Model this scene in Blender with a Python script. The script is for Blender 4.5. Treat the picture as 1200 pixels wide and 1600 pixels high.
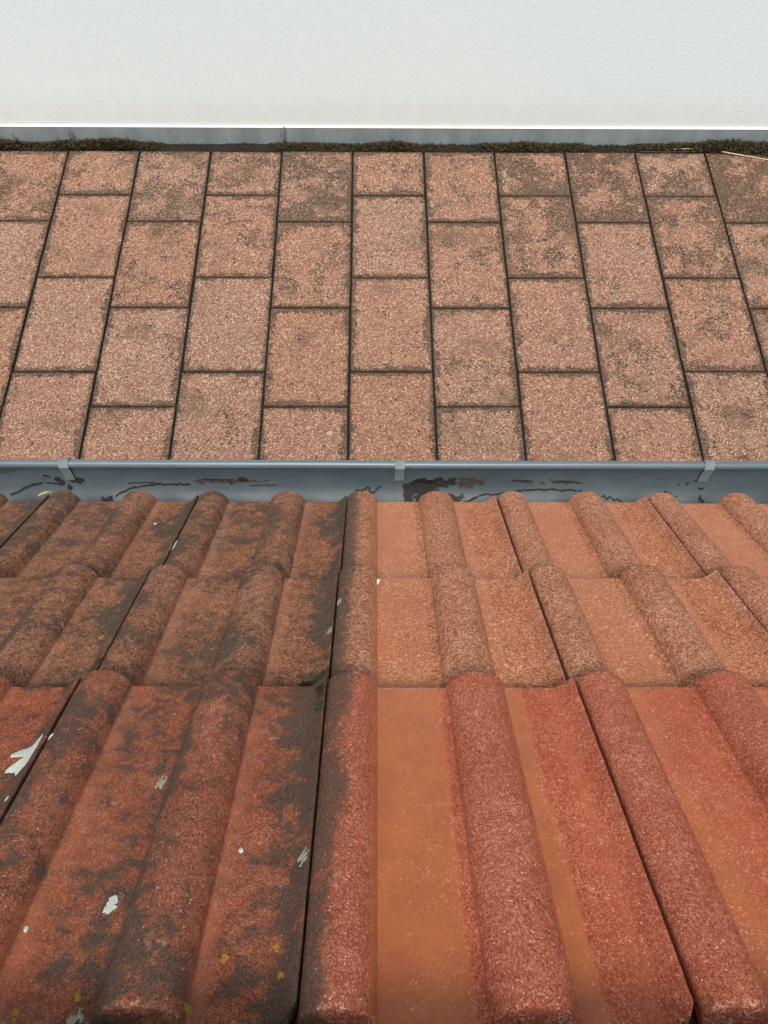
import bpy, bmesh, math, random
from mathutils import Matrix, Vector, noise

for o in list(bpy.data.objects):
    bpy.data.objects.remove(o)
scn = bpy.context.scene
COL = scn.collection
random.seed(7)
R = math.radians

# ------------------------------------------------------------------ camera
H = 3.1135
FW = Vector((0.009621, 0.465310, -0.885096)).normalized()
RI = Vector((0.999951, -0.002314, 0.009653)).normalized()
UP = RI.cross(FW).normalized()
cam = bpy.data.cameras.new('camera')
cam.sensor_fit = 'VERTICAL'
cam.sensor_height = 36.0
cam.lens = 1259.95 / 1600 * 36.0
cam.clip_start = 0.05
cam.clip_end = 400
co = bpy.data.objects.new('camera', cam)
COL.objects.link(co)
m = Matrix((RI, UP, -FW)).transposed().to_4x4()
m.translation = Vector((0, 0, H))
co.matrix_world = m
scn.camera = co

# ------------------------------------------------------------------ sky, sun, exposure
SUN_EL, SUN_AZ = R(66), R(186)          # azimuth clockwise from +Y: high, a little behind the camera
w = bpy.data.worlds.new('World')
scn.world = w
w.use_nodes = True
nt = w.node_tree
bg = nt.nodes['Background']
sky = nt.nodes.new('ShaderNodeTexSky')
sky.sky_type = 'NISHITA'
sky.sun_disc = False
sky.sun_elevation = SUN_EL
sky.sun_rotation = SUN_AZ
sky.air_density = 1.0
sky.dust_density = 4.0
sky.ozone_density = 1.0
hs = nt.nodes.new('ShaderNodeHueSaturation')
hs.inputs['Saturation'].default_value = 0.50      # cloud cover: an almost neutral sky
nt.links.new(sky.outputs[0], hs.inputs['Color'])
nt.links.new(hs.outputs[0], bg.inputs['Color'])
bg.inputs['Strength'].default_value = 0.075
sun = bpy.data.lights.new('sun', 'SUN')
sun.energy = 1.5
sun.angle = R(14)
sun.color = (1.0, 0.985, 0.96)
so = bpy.data.objects.new('sun', sun)
COL.objects.link(so)
sd = Vector((math.sin(SUN_AZ) * math.cos(SUN_EL), math.cos(SUN_AZ) * math.cos(SUN_EL), math.sin(SUN_EL)))
so.rotation_euler = sd.to_track_quat('Z', 'Y').to_euler()
so.location = (0, -3, 8)
scn.view_settings.view_transform = 'Standard'
scn.view_settings.look = 'None'
scn.view_settings.exposure = 0.92
scn.view_settings.gamma = 1.0
scn.view_settings.use_curve_mapping = False
scn.render.engine = 'CYCLES'

# ------------------------------------------------------------------ helpers: objects
def link(name, mesh, parent=None, mat=None):
    o = bpy.data.objects.new(name, mesh)
    COL.objects.link(o)
    if parent: o.parent = parent
    if mat is not None and mesh is not None and not mesh.materials:
        mesh.materials.append(mat)
    return o

def tag(o, label, cat, group=None):
    o['label'] = label
    o['category'] = cat
    if group: o['group'] = group
    return o

def pymesh(name, V, F, smooth=False):
    me = bpy.data.meshes.new(name)
    me.from_pydata(V, [], F)
    me.update()
    if smooth:
        me.polygons.foreach_set('use_smooth', [True] * len(me.polygons))
    return me

def boxmesh(name, x0, x1, y0, y1, z0, z1, bev=0.0, seg=2):
    bm = bmesh.new()
    r = bmesh.ops.create_cube(bm, size=1)
    for v in bm.verts:
        v.co = Vector((x0 + (v.co.x + .5) * (x1 - x0), y0 + (v.co.y + .5) * (y1 - y0), z0 + (v.co.z + .5) * (z1 - z0)))
    if bev:
        bmesh.ops.bevel(bm, geom=bm.edges[:], offset=bev, segments=seg, affect='EDGES', profile=.5)
    me = bpy.data.meshes.new(name)
    bm.to_mesh(me); bm.free()
    return me

# ------------------------------------------------------------------ helpers: shader nodes
class NB:
    def __init__(s, name, rough=0.8):
        s.m = bpy.data.materials.new(name)
        s.m.use_nodes = True
        s.t = s.m.node_tree
        s.b = s.t.nodes['Principled BSDF']
        s.b.inputs['Roughness'].default_value = rough
        s.b.inputs['Specular IOR Level'].default_value = 0.35
    def put(s, sock, v):
        if isinstance(v, bpy.types.NodeSocket): s.t.links.new(v, sock)
        elif isinstance(v, (tuple, list)) and len(v) == 3 and sock.type == 'RGBA': sock.default_value = (*v, 1)
        else: sock.default_value = v
    def n(s, kind, **kw):
        nd = s.t.nodes.new('ShaderNode' + kind)
        for k, v in kw.items(): setattr(nd, k, v)
        return nd
    def obj(s): return s.n('TexCoord').outputs['Object']
    def oi(s): return s.n('ObjectInfo')
    def sep(s, v):
        nd = s.n('SeparateXYZ'); s.put(nd.inputs[0], v); return nd.outputs
    def sepc(s, v):
        nd = s.n('SeparateColor'); s.put(nd.inputs[0], v); return nd.outputs
    def M(s, op, a, b=0.0, c=0.0, clamp=False):
        nd = s.n('Math', operation=op, use_clamp=clamp)
        s.put(nd.inputs[0], a); s.put(nd.inputs[1], b); s.put(nd.inputs[2], c)
        return nd.outputs[0]
    def V(s, op, a, b=(0, 0, 0)):
        nd = s.n('VectorMath', operation=op)
        s.put(nd.inputs[0], a)
        if op == 'SCALE': s.put(nd.inputs['Scale'], b)
        else: s.put(nd.inputs[1], b)
        return nd.outputs[0]
    def noise(s, v, scale, detail=4, rough=.55, dist=0.0, col=False):
        nd = s.n('TexNoise')
        s.put(nd.inputs['Vector'], v); s.put(nd.inputs['Scale'], scale); s.put(nd.inputs['Detail'], detail)
        s.put(nd.inputs['Roughness'], rough); s.put(nd.inputs['Distortion'], dist)
        return nd.outputs['Color' if col else 'Fac']
    def vor(s, v, scale, feature='F1', rnd=1.0):
        nd = s.n('TexVoronoi', feature=feature)
        s.put(nd.inputs['Vector'], v); s.put(nd.inputs['Scale'], scale); s.put(nd.inputs['Randomness'], rnd)
        return nd.outputs
    def ramp(s, f, stops, interp='LINEAR'):
        nd = s.n('ValToRGB'); s.put(nd.inputs[0], f)
        cr = nd.color_ramp; cr.interpolation = interp
        while len(cr.elements) > 1: cr.elements.remove(cr.elements[-1])
        for i, (p, c) in enumerate(stops):
            e = cr.elements[0] if i == 0 else cr.elements.new(p)
            e.position = p
            e.color = (*c, 1) if isinstance(c, (tuple, list)) else (c, c, c, 1)
        return nd.outputs[0]
    def ss(s, v, a, b):                      # smoothstep
        nd = s.n('MapRange', interpolation_type='SMOOTHSTEP')
        s.put(nd.inputs[0], v); s.put(nd.inputs[1], a); s.put(nd.inputs[2], b)
        return nd.outputs[0]
    def mix(s, f, a, b, blend='MIX'):
        nd = s.n('Mix', data_type='RGBA', blend_type=blend)
        s.put(nd.inputs[0], f); s.put(nd.inputs[6], a); s.put(nd.inputs[7], b)
        return nd.outputs[2]
    def bump(s, h, strength=.5, dist=.001, normal=None):
        nd = s.n('Bump')
        s.put(nd.inputs['Height'], h); s.put(nd.inputs['Strength'], strength); s.put(nd.inputs['Distance'], dist)
        if normal is not None: s.put(nd.inputs['Normal'], normal)
        return nd.outputs[0]
    def out(s, color=None, rough=None, normal=None, metal=None, spec=None):
        for k, v in (('Base Color', color), ('Roughness', rough), ('Normal', normal), ('Metallic', metal), ('Specular IOR Level', spec)):
            if v is not None: s.put(s.b.inputs[k], v)
        return s.m

# ------------------------------------------------------------------ materials
def mat_tile():
    # object colour: R lichen and grime, G red pigment left, B slurry film left in the pans, A grime along the left roll
    n = NB('concrete_tile')
    c = n.obj(); oi = n.oi()
    rv = n.V('SCALE', (7.3, 13.7, 3.1), oi.outputs['Random'])
    p = n.V('ADD', c, rv)
    x, y, z = n.sep(c)
    un = n.M('DIVIDE', n.M('ADD', x, n.M('MULTIPLY', n.M('SUBTRACT', n.noise(p, 55, 3, .6), .5), .012)), .3)
    D, G, B = n.sepc(oi.outputs['Color'])
    A = oi.outputs['Alpha']
    # grains of sand
    gs = n.M('ADD', .66, n.M('MULTIPLY', n.ss(G, .2, .8), .40))
    v1 = n.vor(p, n.M('MULTIPLY', gs, 1050)); g1 = n.sepc(v1['Color'])[0]
    v2 = n.vor(p, n.M('MULTIPLY', gs, 560)); g2 = n.sepc(v2['Color'])[1]
    fine = n.noise(p, 1500, 1, .6)
    mid = n.noise(p, 70, 4, .65)
    big = n.noise(p, 9, 3, .6)
    g = n.M('ADD', n.M('MULTIPLY', g1, .34), n.M('ADD', n.M('MULTIPLY', g2, .30), n.M('MULTIPLY', n.M('ADD', fine, mid), .22)))
    g = n.M('ADD', g, n.M('MULTIPLY', n.M('SUBTRACT', big, .5), .22))
    buff = n.ramp(g, [(.20, (.105, .038, .018)), (.38, (.295, .108, .052)), (.56, (.450, .186, .106)), (.72, (.60, .300, .185)), (.88, (.80, .54, .38))])
    red = n.ramp(g, [(.20, (.120, .028, .014)), (.38, (.335, .082, .042)), (.56, (.445, .122, .066)), (.72, (.56, .200, .125)), (.88, (.74, .42, .31))])
    gm = n.ss(n.M('ADD', G, n.M('MULTIPLY', n.M('SUBTRACT', big, .5), .5)), .25, .75)
    base = n.mix(gm, buff, red)
    inpan = n.ramp(un, [(0, 0), (.17, 0), (.21, 1), (.45, 1), (.485, 0), (.70, 0), (.73, 1), (.93, 1), (.97, .4)])
    base = n.mix(n.M('MULTIPLY', inpan, .5), base, n.mix(1.0, base, (1.12, .93, .74), 'MULTIPLY'))
    base = n.mix(n.M('SUBTRACT', .3, n.M('MULTIPLY', inpan, .3)), base, n.mix(1.0, base, (.95, .92, .875), 'MULTIPLY'))
    # slurry film: a smooth orange coat left mainly beside the rolls and in the pans
    bias = n.ramp(un, [(0, 0), (.165, 0), (.195, 1), (.225, .95), (.28, .64), (.43, .62), (.475, .0), (.69, 0), (.715, 1), (.75, .80), (.79, .30), (.875, .34), (.905, .40), (.93, .34), (.96, 0)])
    fn = n.noise(n.V('MULTIPLY', p, (1, .35, 1)), 22, 5, .62)
    fv = n.M('ADD', n.M('MULTIPLY', bias, n.M('ADD', .34, n.M('MULTIPLY', B, .66))), n.M('MULTIPLY', n.M('SUBTRACT', fn, .5), n.M('MULTIPLY', bias, .85)))
    film = n.ss(n.M('ADD', fv, n.M('MULTIPLY', n.M('SUBTRACT', .5, n.M('MULTIPLY', n.M('ADD', g2, g1), .5)), n.M('MULTIPLY', bias, .75))), .37, .55)
    film = n.M('MULTIPLY', film, n.M('SUBTRACT', 1, n.M('MULTIPLY', n.ss(g2, .80, .86), n.M('MULTIPLY', n.ss(mid, .5, .62), .7))))
    fcol = n.mix(n.ss(n.M('ADD', n.M('MULTIPLY', n.noise(n.V('MULTIPLY', p, (1, .09, 1)), 70, 4, .65), .3), n.M('MULTIPLY', n.noise(p, 26, 5, .65), .7)), .34, .66), (.49, .140, .037), (.40, .110, .031))
    colr = n.mix(n.M('MULTIPLY', film, .90), base, fcol)
    # sparse pale quartz and black grains
    v3 = n.vor(p, 400); r3 = n.sepc(v3['Color'])[2]
    sp = n.M('MULTIPLY', n.ss(r3, .93, .98), n.M('SUBTRACT', 1, n.ss(v3['Distance'], .18, .36)))
    colr = n.mix(n.M('MULTIPLY', sp, .8), colr, (.82, .62, .50))
    dk = n.M('MULTIPLY', n.M('LESS_THAN', r3, .03), n.M('SUBTRACT', 1, n.ss(v3['Distance'], .18, .34)))
    colr = n.mix(n.M('MULTIPLY', dk, .75), colr, (.06, .032, .02))
    vv = n.M('ABSOLUTE', y)
    ends = n.M('ADD', n.M('SUBTRACT', 1, n.ss(vv, .0030, .0075)), n.ss(vv, .4150, .4185))
    ends = n.M('MULTIPLY', ends, n.M('MULTIPLY', n.ss(g2, .55, .75), n.ss(mid, .44, .56)))
    colr = n.mix(n.M('MULTIPLY', ends, .65), colr, (.74, .46, .34))
    # grime and black lichen
    dbias = n.ramp(un, [(0, .74), (.08, .56), (.19, .42), (.21, .20), (.26, .38), (.36, .54), (.46, .62), (.50, .78), (.58, .52), (.70, .40), (.72, .16), (.77, .36), (.88, .58), (.93, .88), (1, .95)])
    d1 = n.noise(p, 42, 7, .70, .4)
    d2 = n.noise(p, 8, 2, .5)
    d3 = n.noise(n.V('MULTIPLY', p, (1, .22, 1)), 40, 4, .6)
    dv = n.M('ADD', n.M('MULTIPLY', n.M('SUBTRACT', d1, .5), 1.9), n.M('ADD', n.M('MULTIPLY', n.M('SUBTRACT', d2, .5), .9), n.M('MULTIPLY', n.M('SUBTRACT', d3, .5), .5)))
    dv = n.M('ADD', dv, n.M('ADD', n.M('MULTIPLY', n.M('SUBTRACT', dbias, .5), .6), n.M('MULTIPLY', n.M('SUBTRACT', g2, .5), .16)))
    left = n.M('MULTIPLY', A, n.M('SUBTRACT', 1, n.ss(n.M('ADD', x, n.M('MULTIPLY', n.M('SUBTRACT', d1, .5), .09)), .000, .060)))
    # thin brown film over the old tiles
    bv = n.M('ADD', n.M('MULTIPLY', dv, .55), n.M('SUBTRACT', n.M('MULTIPLY', D, 1.1), .45))
    brown = n.M('MULTIPLY', n.ss(bv, -.35, .45), n.ss(D, .05, .3))
    brown = n.M('MAXIMUM', brown, n.M('MULTIPLY', left, .55))
    colr = n.mix(n.M('MULTIPLY', brown, .78), colr, n.mix(n.ss(g, .32, .74), (.050, .027, .017), (.205, .108, .068)))
    # black crusts
    lv = n.M('ADD', dv, n.M('ADD', n.M('SUBTRACT', n.M('MULTIPLY', D, .75), .60), n.M('MULTIPLY', n.M('SUBTRACT', G, .5), .06)))
    lv = n.M('ADD', lv, n.M('MULTIPLY', left, .66))
    lic = n.M('MULTIPLY', n.ss(n.M('ADD', lv, n.M('MULTIPLY', n.M('SUBTRACT', n.noise(p, 150, 4, .65), .5), .75)), -.10, .08), n.M('MAXIMUM', n.ss(D, .05, .3), n.ss(left, .1, .4)))
    colr = n.mix(n.M('MULTIPLY', lic, n.M('SUBTRACT', .90, n.M('MULTIPLY', mid, .34))), colr, n.mix(g1, (.042, .036, .028), (.100, .084, .066)))
    # pale weathered flakes on the old tiles
    fl = n.M('MULTIPLY', n.ss(n.noise(p, 34, 6, .7), .63, .70), n.ss(D, .2, .6))
    colr = n.mix(n.M('MULTIPLY', fl, .5), colr, (.60, .30, .21))
    colr = n.mix(n.M('MULTIPLY', sp, n.M('MULTIPLY', n.M('SUBTRACT', 1, n.M('MULTIPLY', lic, .5)), .6)), colr, (.80, .64, .54))
    rough = n.mix(film, n.mix(fine, (.68,) * 3, (.9,) * 3), (.27,) * 3)
    hgt = n.M('ADD', n.M('MULTIPLY', n.M('SUBTRACT', 1, v1['Distance']), .45), n.M('ADD', n.M('MULTIPLY', g2, .75), n.M('MULTIPLY', mid, .5)))
    bs = n.M('SUBTRACT', .8, n.M('MULTIPLY', film, .7))
    colr = n.mix(1.0, colr, (1.0, .985, .965), 'MULTIPLY')
    return n.out(colr, rough, n.bump(hgt, bs, .0009), None, n.M('ADD', .12, n.M('MULTIPLY', film, .38)))

def mat_paver():
    # object colour: R half length, G grime, B tint
    n = NB('washed_gravel_slab')
    c = n.obj(); oi = n.oi()
    p = n.V('ADD', c, n.V('SCALE', (17.3, 9.7, 5.1), oi.outputs['Random']))
    x, y, z = n.sep(c)
    HL, D, T = n.sepc(oi.outputs['Color'])
    v1 = n.vor(p, 190); g1 = n.sepc(v1['Color'])[0]
    v2 = n.vor(p, 420); g2 = n.sepc(v2['Color'])[1]
    fine = n.noise(p, 400, 2)
    big = n.noise(p, 5, 4, .6)
    g = n.M('ADD', n.M('MULTIPLY', g1, .55), n.M('ADD', n.M('MULTIPLY', g2, .3), n.M('MULTIPLY', fine, .15)))
    col = n.ramp(g, [(.14, (.13, .067, .047)), (.30, (.250, .128, .090)), (.54, (.335, .175, .125)), (.66, (.395, .225, .160)), (.76, (.57, .40, .29)), (.90, (.80, .66, .52))])
    col = n.mix(n.M('MULTIPLY', T, .5), col, n.mix(1.0, col, (1.0, .84, .72), 'MULTIPLY'))
    # brown film and grime, darker along the joints
    warp = n.M('MULTIPLY', n.M('SUBTRACT', n.noise(p, 22, 6, .68), .5), .11)
    warp2 = n.M('MULTIPLY', n.M('SUBTRACT', n.noise(p, 3.2, 2, .5), .5), .055)
    ex = n.M('SUBTRACT', .2, n.M('ABSOLUTE', x)); ey = n.M('SUBTRACT', HL, n.M('ABSOLUTE', y))
    ed = n.M('ADD', n.M('MINIMUM', ex, ey), n.M('ADD', warp, warp2))
    edge = n.M('MULTIPLY', n.M('SUBTRACT', 1, n.ss(ed, .000, .042)), n.M('ADD', .35, n.M('MULTIPLY', n.ss(n.noise(p, 5, 3, .55), .38, .60), .65)))
    core = n.M('SUBTRACT', 1, n.ss(n.M('ADD', n.M('MINIMUM', ex, ey), n.M('MULTIPLY', warp, .42)), .000, .020))
    dn = n.noise(p, 7, 8, .66, .3)
    patch = n.ss(n.M('ADD', dn, n.M('MULTIPLY', n.M('SUBTRACT', D, .5), .30)), .50, .68)
    grime = n.M('MAXIMUM', n.M('MULTIPLY', edge, n.M('ADD', .95, n.M('MULTIPLY', D, .85))), n.M('MULTIPLY', patch, n.M('ADD', .10, n.M('MULTIPLY', D, .58))))
    gv = n.M('ADD', n.M('MULTIPLY', grime, 1.05), n.M('ADD', n.M('MULTIPLY', n.M('SUBTRACT', n.noise(p, 130, 4, .7), .5), 1.5), n.M('MULTIPLY', n.M('SUBTRACT', .5, g), .45)))
    gr = n.M('MAXIMUM', n.M('MULTIPLY', n.ss(gv, .22, .66), n.M('ADD', .60, n.M('MULTIPLY', n.ss(n.M('ADD', n.noise(p, 260, 3, .7), n.M('MULTIPLY', g1, -.25)), .28, .48), .40))), n.M('MULTIPLY', core, .86))
    col = n.mix(n.M('MULTIPLY', gr, .84), col, n.mix(big, (.034, .028, .020), (.055, .044, .034)))
    soft = n.M('MULTIPLY', n.ss(n.noise(p, 4.5, 3, .55), .52, .70), n.M('MULTIPLY', D, .62))
    col = n.mix(soft, col, (.105, .075, .048))
    # dark spots of lichen
    v3 = n.vor(n.V('ADD', p, n.V('SCALE', n.noise(p, 60, 2, .5, 0, True), .006)), 30)
    sp = n.M('MULTIPLY', n.M('SUBTRACT', 1, n.ss(v3['Distance'], .14, .26)), n.M('LESS_THAN', n.sepc(v3['Color'])[0], n.M('MULTIPLY', D, .55)))
    col = n.mix(n.M('MULTIPLY', sp, .75), col, (.040, .034, .025))
    v4 = n.vor(p, 75)
    sp2 = n.M('MULTIPLY', n.M('SUBTRACT', 1, n.ss(v4['Distance'], .18, .34)), n.M('LESS_THAN', n.sepc(v4['Color'])[2], n.M('MULTIPLY', D, .20)))
    col = n.mix(n.M('MULTIPLY', sp2, .7), col, (.045, .035, .027))
    h = n.M('ADD', n.M('SUBTRACT', 1, v1['Distance']), n.M('MULTIPLY', g1, .5))
    col = n.mix(1.0, col, (.83, .825, .79), 'MULTIPLY')
    return n.out(col, .85, n.bump(h, .6, .0022), None, .15)

def mat_wall():
    n = NB('white_render', .9)
    c = n.obj(); x, y, z = n.sep(c)
    a = n.noise(n.V('MULTIPLY', c, (1, 1, 1.25)), 62, 3, .55, .15)
    b = n.noise(c, 110, 4, .6)
    d = n.noise(c, 2.2, 3, .5)
    col = n.mix(d, (.775, .875, .86), (.81, .905, .89))
    low = n.M('SUBTRACT', 1, n.ss(n.M('ADD', z, n.M('MULTIPLY', n.M('SUBTRACT', n.noise(n.V('MULTIPLY', c, (3, 1, 1)), 4, 5), .5), .22)), .10, .34))
    col = n.mix(n.M('MULTIPLY', low, .5), col, (.72, .72, .67))
    v = n.vor(c, 34)
    sp = n.M('MULTIPLY', n.M('SUBTRACT', 1, n.ss(v['Distance'], .05, .12)), n.M('MULTIPLY', n.M('LESS_THAN', n.sepc(v['Color'])[0], .06), low))
    col = n.mix(n.M('MULTIPLY', sp, .6), col, (.25, .21, .16))
    h = n.M('ADD', n.M('MULTIPLY', n.ss(a, .52, .72), 1.0), n.M('ADD', n.M('MULTIPLY', a, .5), n.M('MULTIPLY', b, .4)))
    return n.out(col, .9, n.bump(h, .5, .0010))

def mat_zinc(name, c0, c1, rough=.45, metal=.0, streak=(1, 1, 1), spec=.5):
    n = NB(name, rough)
    c = n.obj()
    a = n.noise(n.V('MULTIPLY', c, streak), 9, 7, .62)
    b = n.noise(c, 70, 4, .6)
    col = n.mix(n.ss(a, .3, .72), c0, c1)
    col = n.mix(n.M('MULTIPLY', n.ss(b, .62, .72), .35), col, tuple(v * .55 for v in c0))
    return n.out(col, n.mix(a, (rough - .1,) * 3, (rough + .14,) * 3), n.bump(a, .15, .002), metal, spec)

def mat_gutter():
    n = NB('grey_gutter_paint', .38)
    c = n.obj(); x, y, z = n.sep(c)
    a = n.noise(n.V('MULTIPLY', c, (.35, 1, 1)), 14, 7, .65)
    b = n.noise(n.V('MULTIPLY', c, (.5, 1, 1)), 60, 5, .65)
    col = n.mix(n.ss(a, .3, .7), (.056, .073, .080), (.078, .098, .105))
    # paler broken patches near the bottom of the trough
    t = n.M('ADD', z, n.M('MULTIPLY', n.M('SUBTRACT', n.noise(n.V('MULTIPLY', c, (.6, 1, 1)), 11, 5, .6), .5), .05))
    pale_low = n.M('MULTIPLY', n.M('SUBTRACT', 1, n.ss(t, -.062, -.050)), n.ss(b, .38, .6))
    col = n.mix(n.M('MULTIPLY', pale_low, .35), col, (.12, .145, .15))
    wv = n.V('ADD', c, n.V('SCALE', n.noise(c, 40, 3, .5, 0, True), .01))
    v = n.vor(wv, 85)
    sp = n.M('MULTIPLY', n.M('SUBTRACT', 1, n.ss(v['Distance'], .10, .20)), n.M('LESS_THAN', n.sepc(v['Color'])[0], .08))
    col = n.mix(n.M('MULTIPLY', sp, .85), col, (.02, .018, .015))
    brn = n.M('MULTIPLY', n.ss(n.noise(n.V('MULTIPLY', c, (.25, 1, 1.5)), 24, 6, .7), .60, .70), n.M('SUBTRACT', 1, n.ss(z, -.02, .0)))
    col = n.mix(n.M('MULTIPLY', brn, .7), col, (.022, .021, .020))
    return n.out(col, n.mix(a, (.38,) * 3, (.58,) * 3), n.bump(b, .08, .001), 0.0, .3)

def mat_simple(name, c0, c1, scale=60, rough=.85, bump=.4, dist=.002):
    n = NB(name, rough)
    c = n.obj()
    a = n.noise(c, scale, 6, .65)
    col = n.mix(n.ss(a, .3, .7), c0, c1)
    return n.out(col, rough, n.bump(a, bump, dist))

def mat_leafy(name, c0, c1, c2):
    n = NB(name, .8)
    g = n.n('NewGeometry')
    col = n.ramp(g.outputs['Random Per Island'], [(0, c0), (.5, c1), (1, c2)])
    return n.out(col, .8)

M_TILE = mat_tile()
M_PAVER = mat_paver()
M_WALL = mat_wall()
M_GUT = mat_gutter()
M_RIM = mat_zinc('sky_lit_rim', (.105, .140, .156), (.135, .175, .193), .36, 0, (.3, 1, 1), .6)  # same metal as the trough; sky light on the rim put into its colour
M_CLIP = mat_zinc('galvanised_clip', (.13, .150, .150), (.25, .275, .27), .55, .1)
M_PLINTH = mat_zinc('grey_plinth_metal', (.20, .240, .245), (.30, .340, .345), .5, 0, (1, 1, .35))
M_TRIM = mat_simple('white_trim', (.80, .80, .77), (.84, .84, .81), 30, .5, .1)
M_SOIL = mat_simple('dark_soil', (.010, .008, .006), (.026, .021, .015), 90, .95, .8, .006)
M_BLACK = mat_simple('dried_silt', (.008, .008, .008), (.020, .018, .016), 120, .7, .3)
M_BROWN = mat_simple('brown_silt', (.022, .015, .011), (.060, .046, .036), 160, .8, .4)
M_DROP = mat_simple('bird_lime', (.46, .50, .44), (.68, .70, .62), 400, .8, .5, .001)
M_LICH = mat_simple('yellow_lichen', (.30, .135, .014), (.50, .28, .040), 700, .9, .8, .001)
M_LICHG = mat_simple('pale_lichen', (.22, .20, .13), (.46, .44, .32), 400, .9, .8, .001)
M_DECK = mat_simple('roof_underlay', (.020, .014, .010), (.035, .025, .018), 40, .9, .3)
M_WOOD = mat_simple('old_timber', (.10, .055, .03), (.16, .09, .05), 60, .85, .4)
M_HOUSE = mat_simple('house_render', (.62, .60, .56), (.70, .68, .64), 30, .9, .4)
M_MOSS = mat_leafy('moss', (.030, .024, .010), (.060, .054, .020), (.075, .042, .022))
M_MOSS2 = mat_leafy('green_moss', (.050, .055, .012), (.090, .090, .022), (.07, .055, .02))
M_STRAW = mat_simple('dry_straw', (.50, .38, .20), (.66, .54, .32), 80, .7, .2)
M_TWIG = mat_simple('brown_twig', (.07, .04, .022), (.14, .085, .05), 90, .8, .2)
M_LEAF = mat_simple('yellowed_leaf', (.42, .38, .10), (.56, .52, .20), 200, .6, .2)
M_PETAL = mat_simple('white_petal', (.75, .72, .62), (.84, .82, .74), 200, .6, .2)

# ------------------------------------------------------------------ ground
ground = link('ground', pymesh('ground', [(-60, -60, -.016), (60, -60, -.016), (60, 60, -.016), (-60, 60, -.016)], [(0, 1, 2, 3)]), None, M_SOIL)
ground['kind'] = 'structure'

# ------------------------------------------------------------------ paving: every slab is a piece
YAW = .0046
pav = link('pavement', None)
pav['kind'] = 'structure'
pav.rotation_euler = (0, 0, YAW)
PW, PL, GAP, EDGE = .403, .603, .0105, 3.961

def slab_mesh(hx, hy, seed):
    rnd = random.Random(seed)
    pts = []
    def side(a, b, nn):
        for i in range(nn):
            t = i / nn
            pts.append((a[0] + (b[0] - a[0]) * t, a[1] + (b[1] - a[1]) * t))
    ny = max(4, int(hy * 22))
    side((-hx, -hy), (hx, -hy), 9); side((hx, -hy), (hx, hy), ny)
    side((hx, hy), (-hx, hy), 9); side((-hx, hy), (-hx, -hy), ny)
    N = len(pts)
    rings = []
    jit = [rnd.gauss(0, .0007) for _ in pts]
    for inset, zz in ((0, -.04), (0.0, -.0035), (.0012, -.0012), (.0045, 0)):
        ring = []
        for i, (px, py) in enumerate(pts):
            k = inset + (jit[i] if zz > -.03 else 0) + (.0015 if (abs(px) == hx and abs(py) == hy) else 0)
            sx = (abs(px) - k) * (1 if px > 0 else -1) if abs(px) > hx - 1e-6 else px
            sy = (abs(py) - k) * (1 if py > 0 else -1) if abs(py) > hy - 1e-6 else py
            ring.append((sx, sy, zz))
        rings.append(ring)
    V = [v for r in rings for v in r]
    F = []
    for r in range(3):
        for i in range(N):
            j = (i + 1) % N
            F.append((r * N + i, r * N + j, (r + 1) * N + j, (r + 1) * N + i))
    F.append(tuple(3 * N + i for i in range(N)))
    me = pymesh('paver', V, F)
    me.materials.append(M_PAVER)
    return me

full = [slab_mesh((PW - GAP) / 2, (PL - GAP) / 2, s) for s in range(4)]
cache = {}
prnd = random.Random(21)
for k in range(-8, 8):
    top0 = 3.6042 if k % 2 == 0 else 3.4013
    xc = -.1194 + PW * (k + .5)
    spans = [(EDGE, top0)] + [(top0 - PL * i, top0 - PL * (i + 1)) for i in range(0, 4)]
    for i, (y1, y0) in enumerate(spans):
        hy = (y1 - y0 - GAP) / 2
        if i == 0:
            key = k % 2
            if key not in cache: cache[key] = slab_mesh((PW - GAP) / 2, hy, 50 + key)
            me = cache[key]
        else:
            me = prnd.choice(full)
        o = link('paver', me, pav)
        o.location = (xc + prnd.gauss(0, .0006), (y0 + y1) / 2 + prnd.gauss(0, .0008), prnd.gauss(0, .0009))
        o.rotation_euler = (prnd.gauss(0, .0012), prnd.gauss(0, .0015), prnd.gauss(0, .0012))
        dirt = .30 + .40 * prnd.random() + (.26 if i == 0 else .12 if i == 1 else 0) + (.16 if k >= 1 else 0) - (.08 if k < -1 and i > 1 else 0)
        o.color = (hy, min(1, max(.05, dirt)), prnd.random(), 1)

# ------------------------------------------------------------------ white garden wall with its metal plinth
wall = link('garden_wall', None)
wall.rotation_euler = (0, 0, YAW)
wall.location = (0, 0, 0)
tag(wall, 'white rendered wall with a grey metal strip along its foot', 'wall')
link('render_face', boxmesh('render_face', -6, 6, 4.038, 4.29, -.016, 2.5), wall, M_WALL)
link('plinth_strip', boxmesh('plinth_strip', -6, 6, 4.0275, 4.0365, -.012, .0985, .0015), wall, M_PLINTH)
bead = pymesh('edge_bead', [(-6, 4.0255, .0995), (6, 4.0255, .0995), (6, 4.0255, .1020), (-6, 4.0255, .1020), (6, 4.0365, .1070), (-6, 4.0365, .1070), (-6, 4.0365, .0995), (6, 4.0365, .0995)],
              [(0, 1, 2, 3), (3, 2, 4, 5), (0, 6, 7, 1), (6, 5, 4, 7), (0, 3, 5, 6), (1, 7, 4, 2)])
link('edge_bead', bead, wall, M_TRIM)

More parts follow.
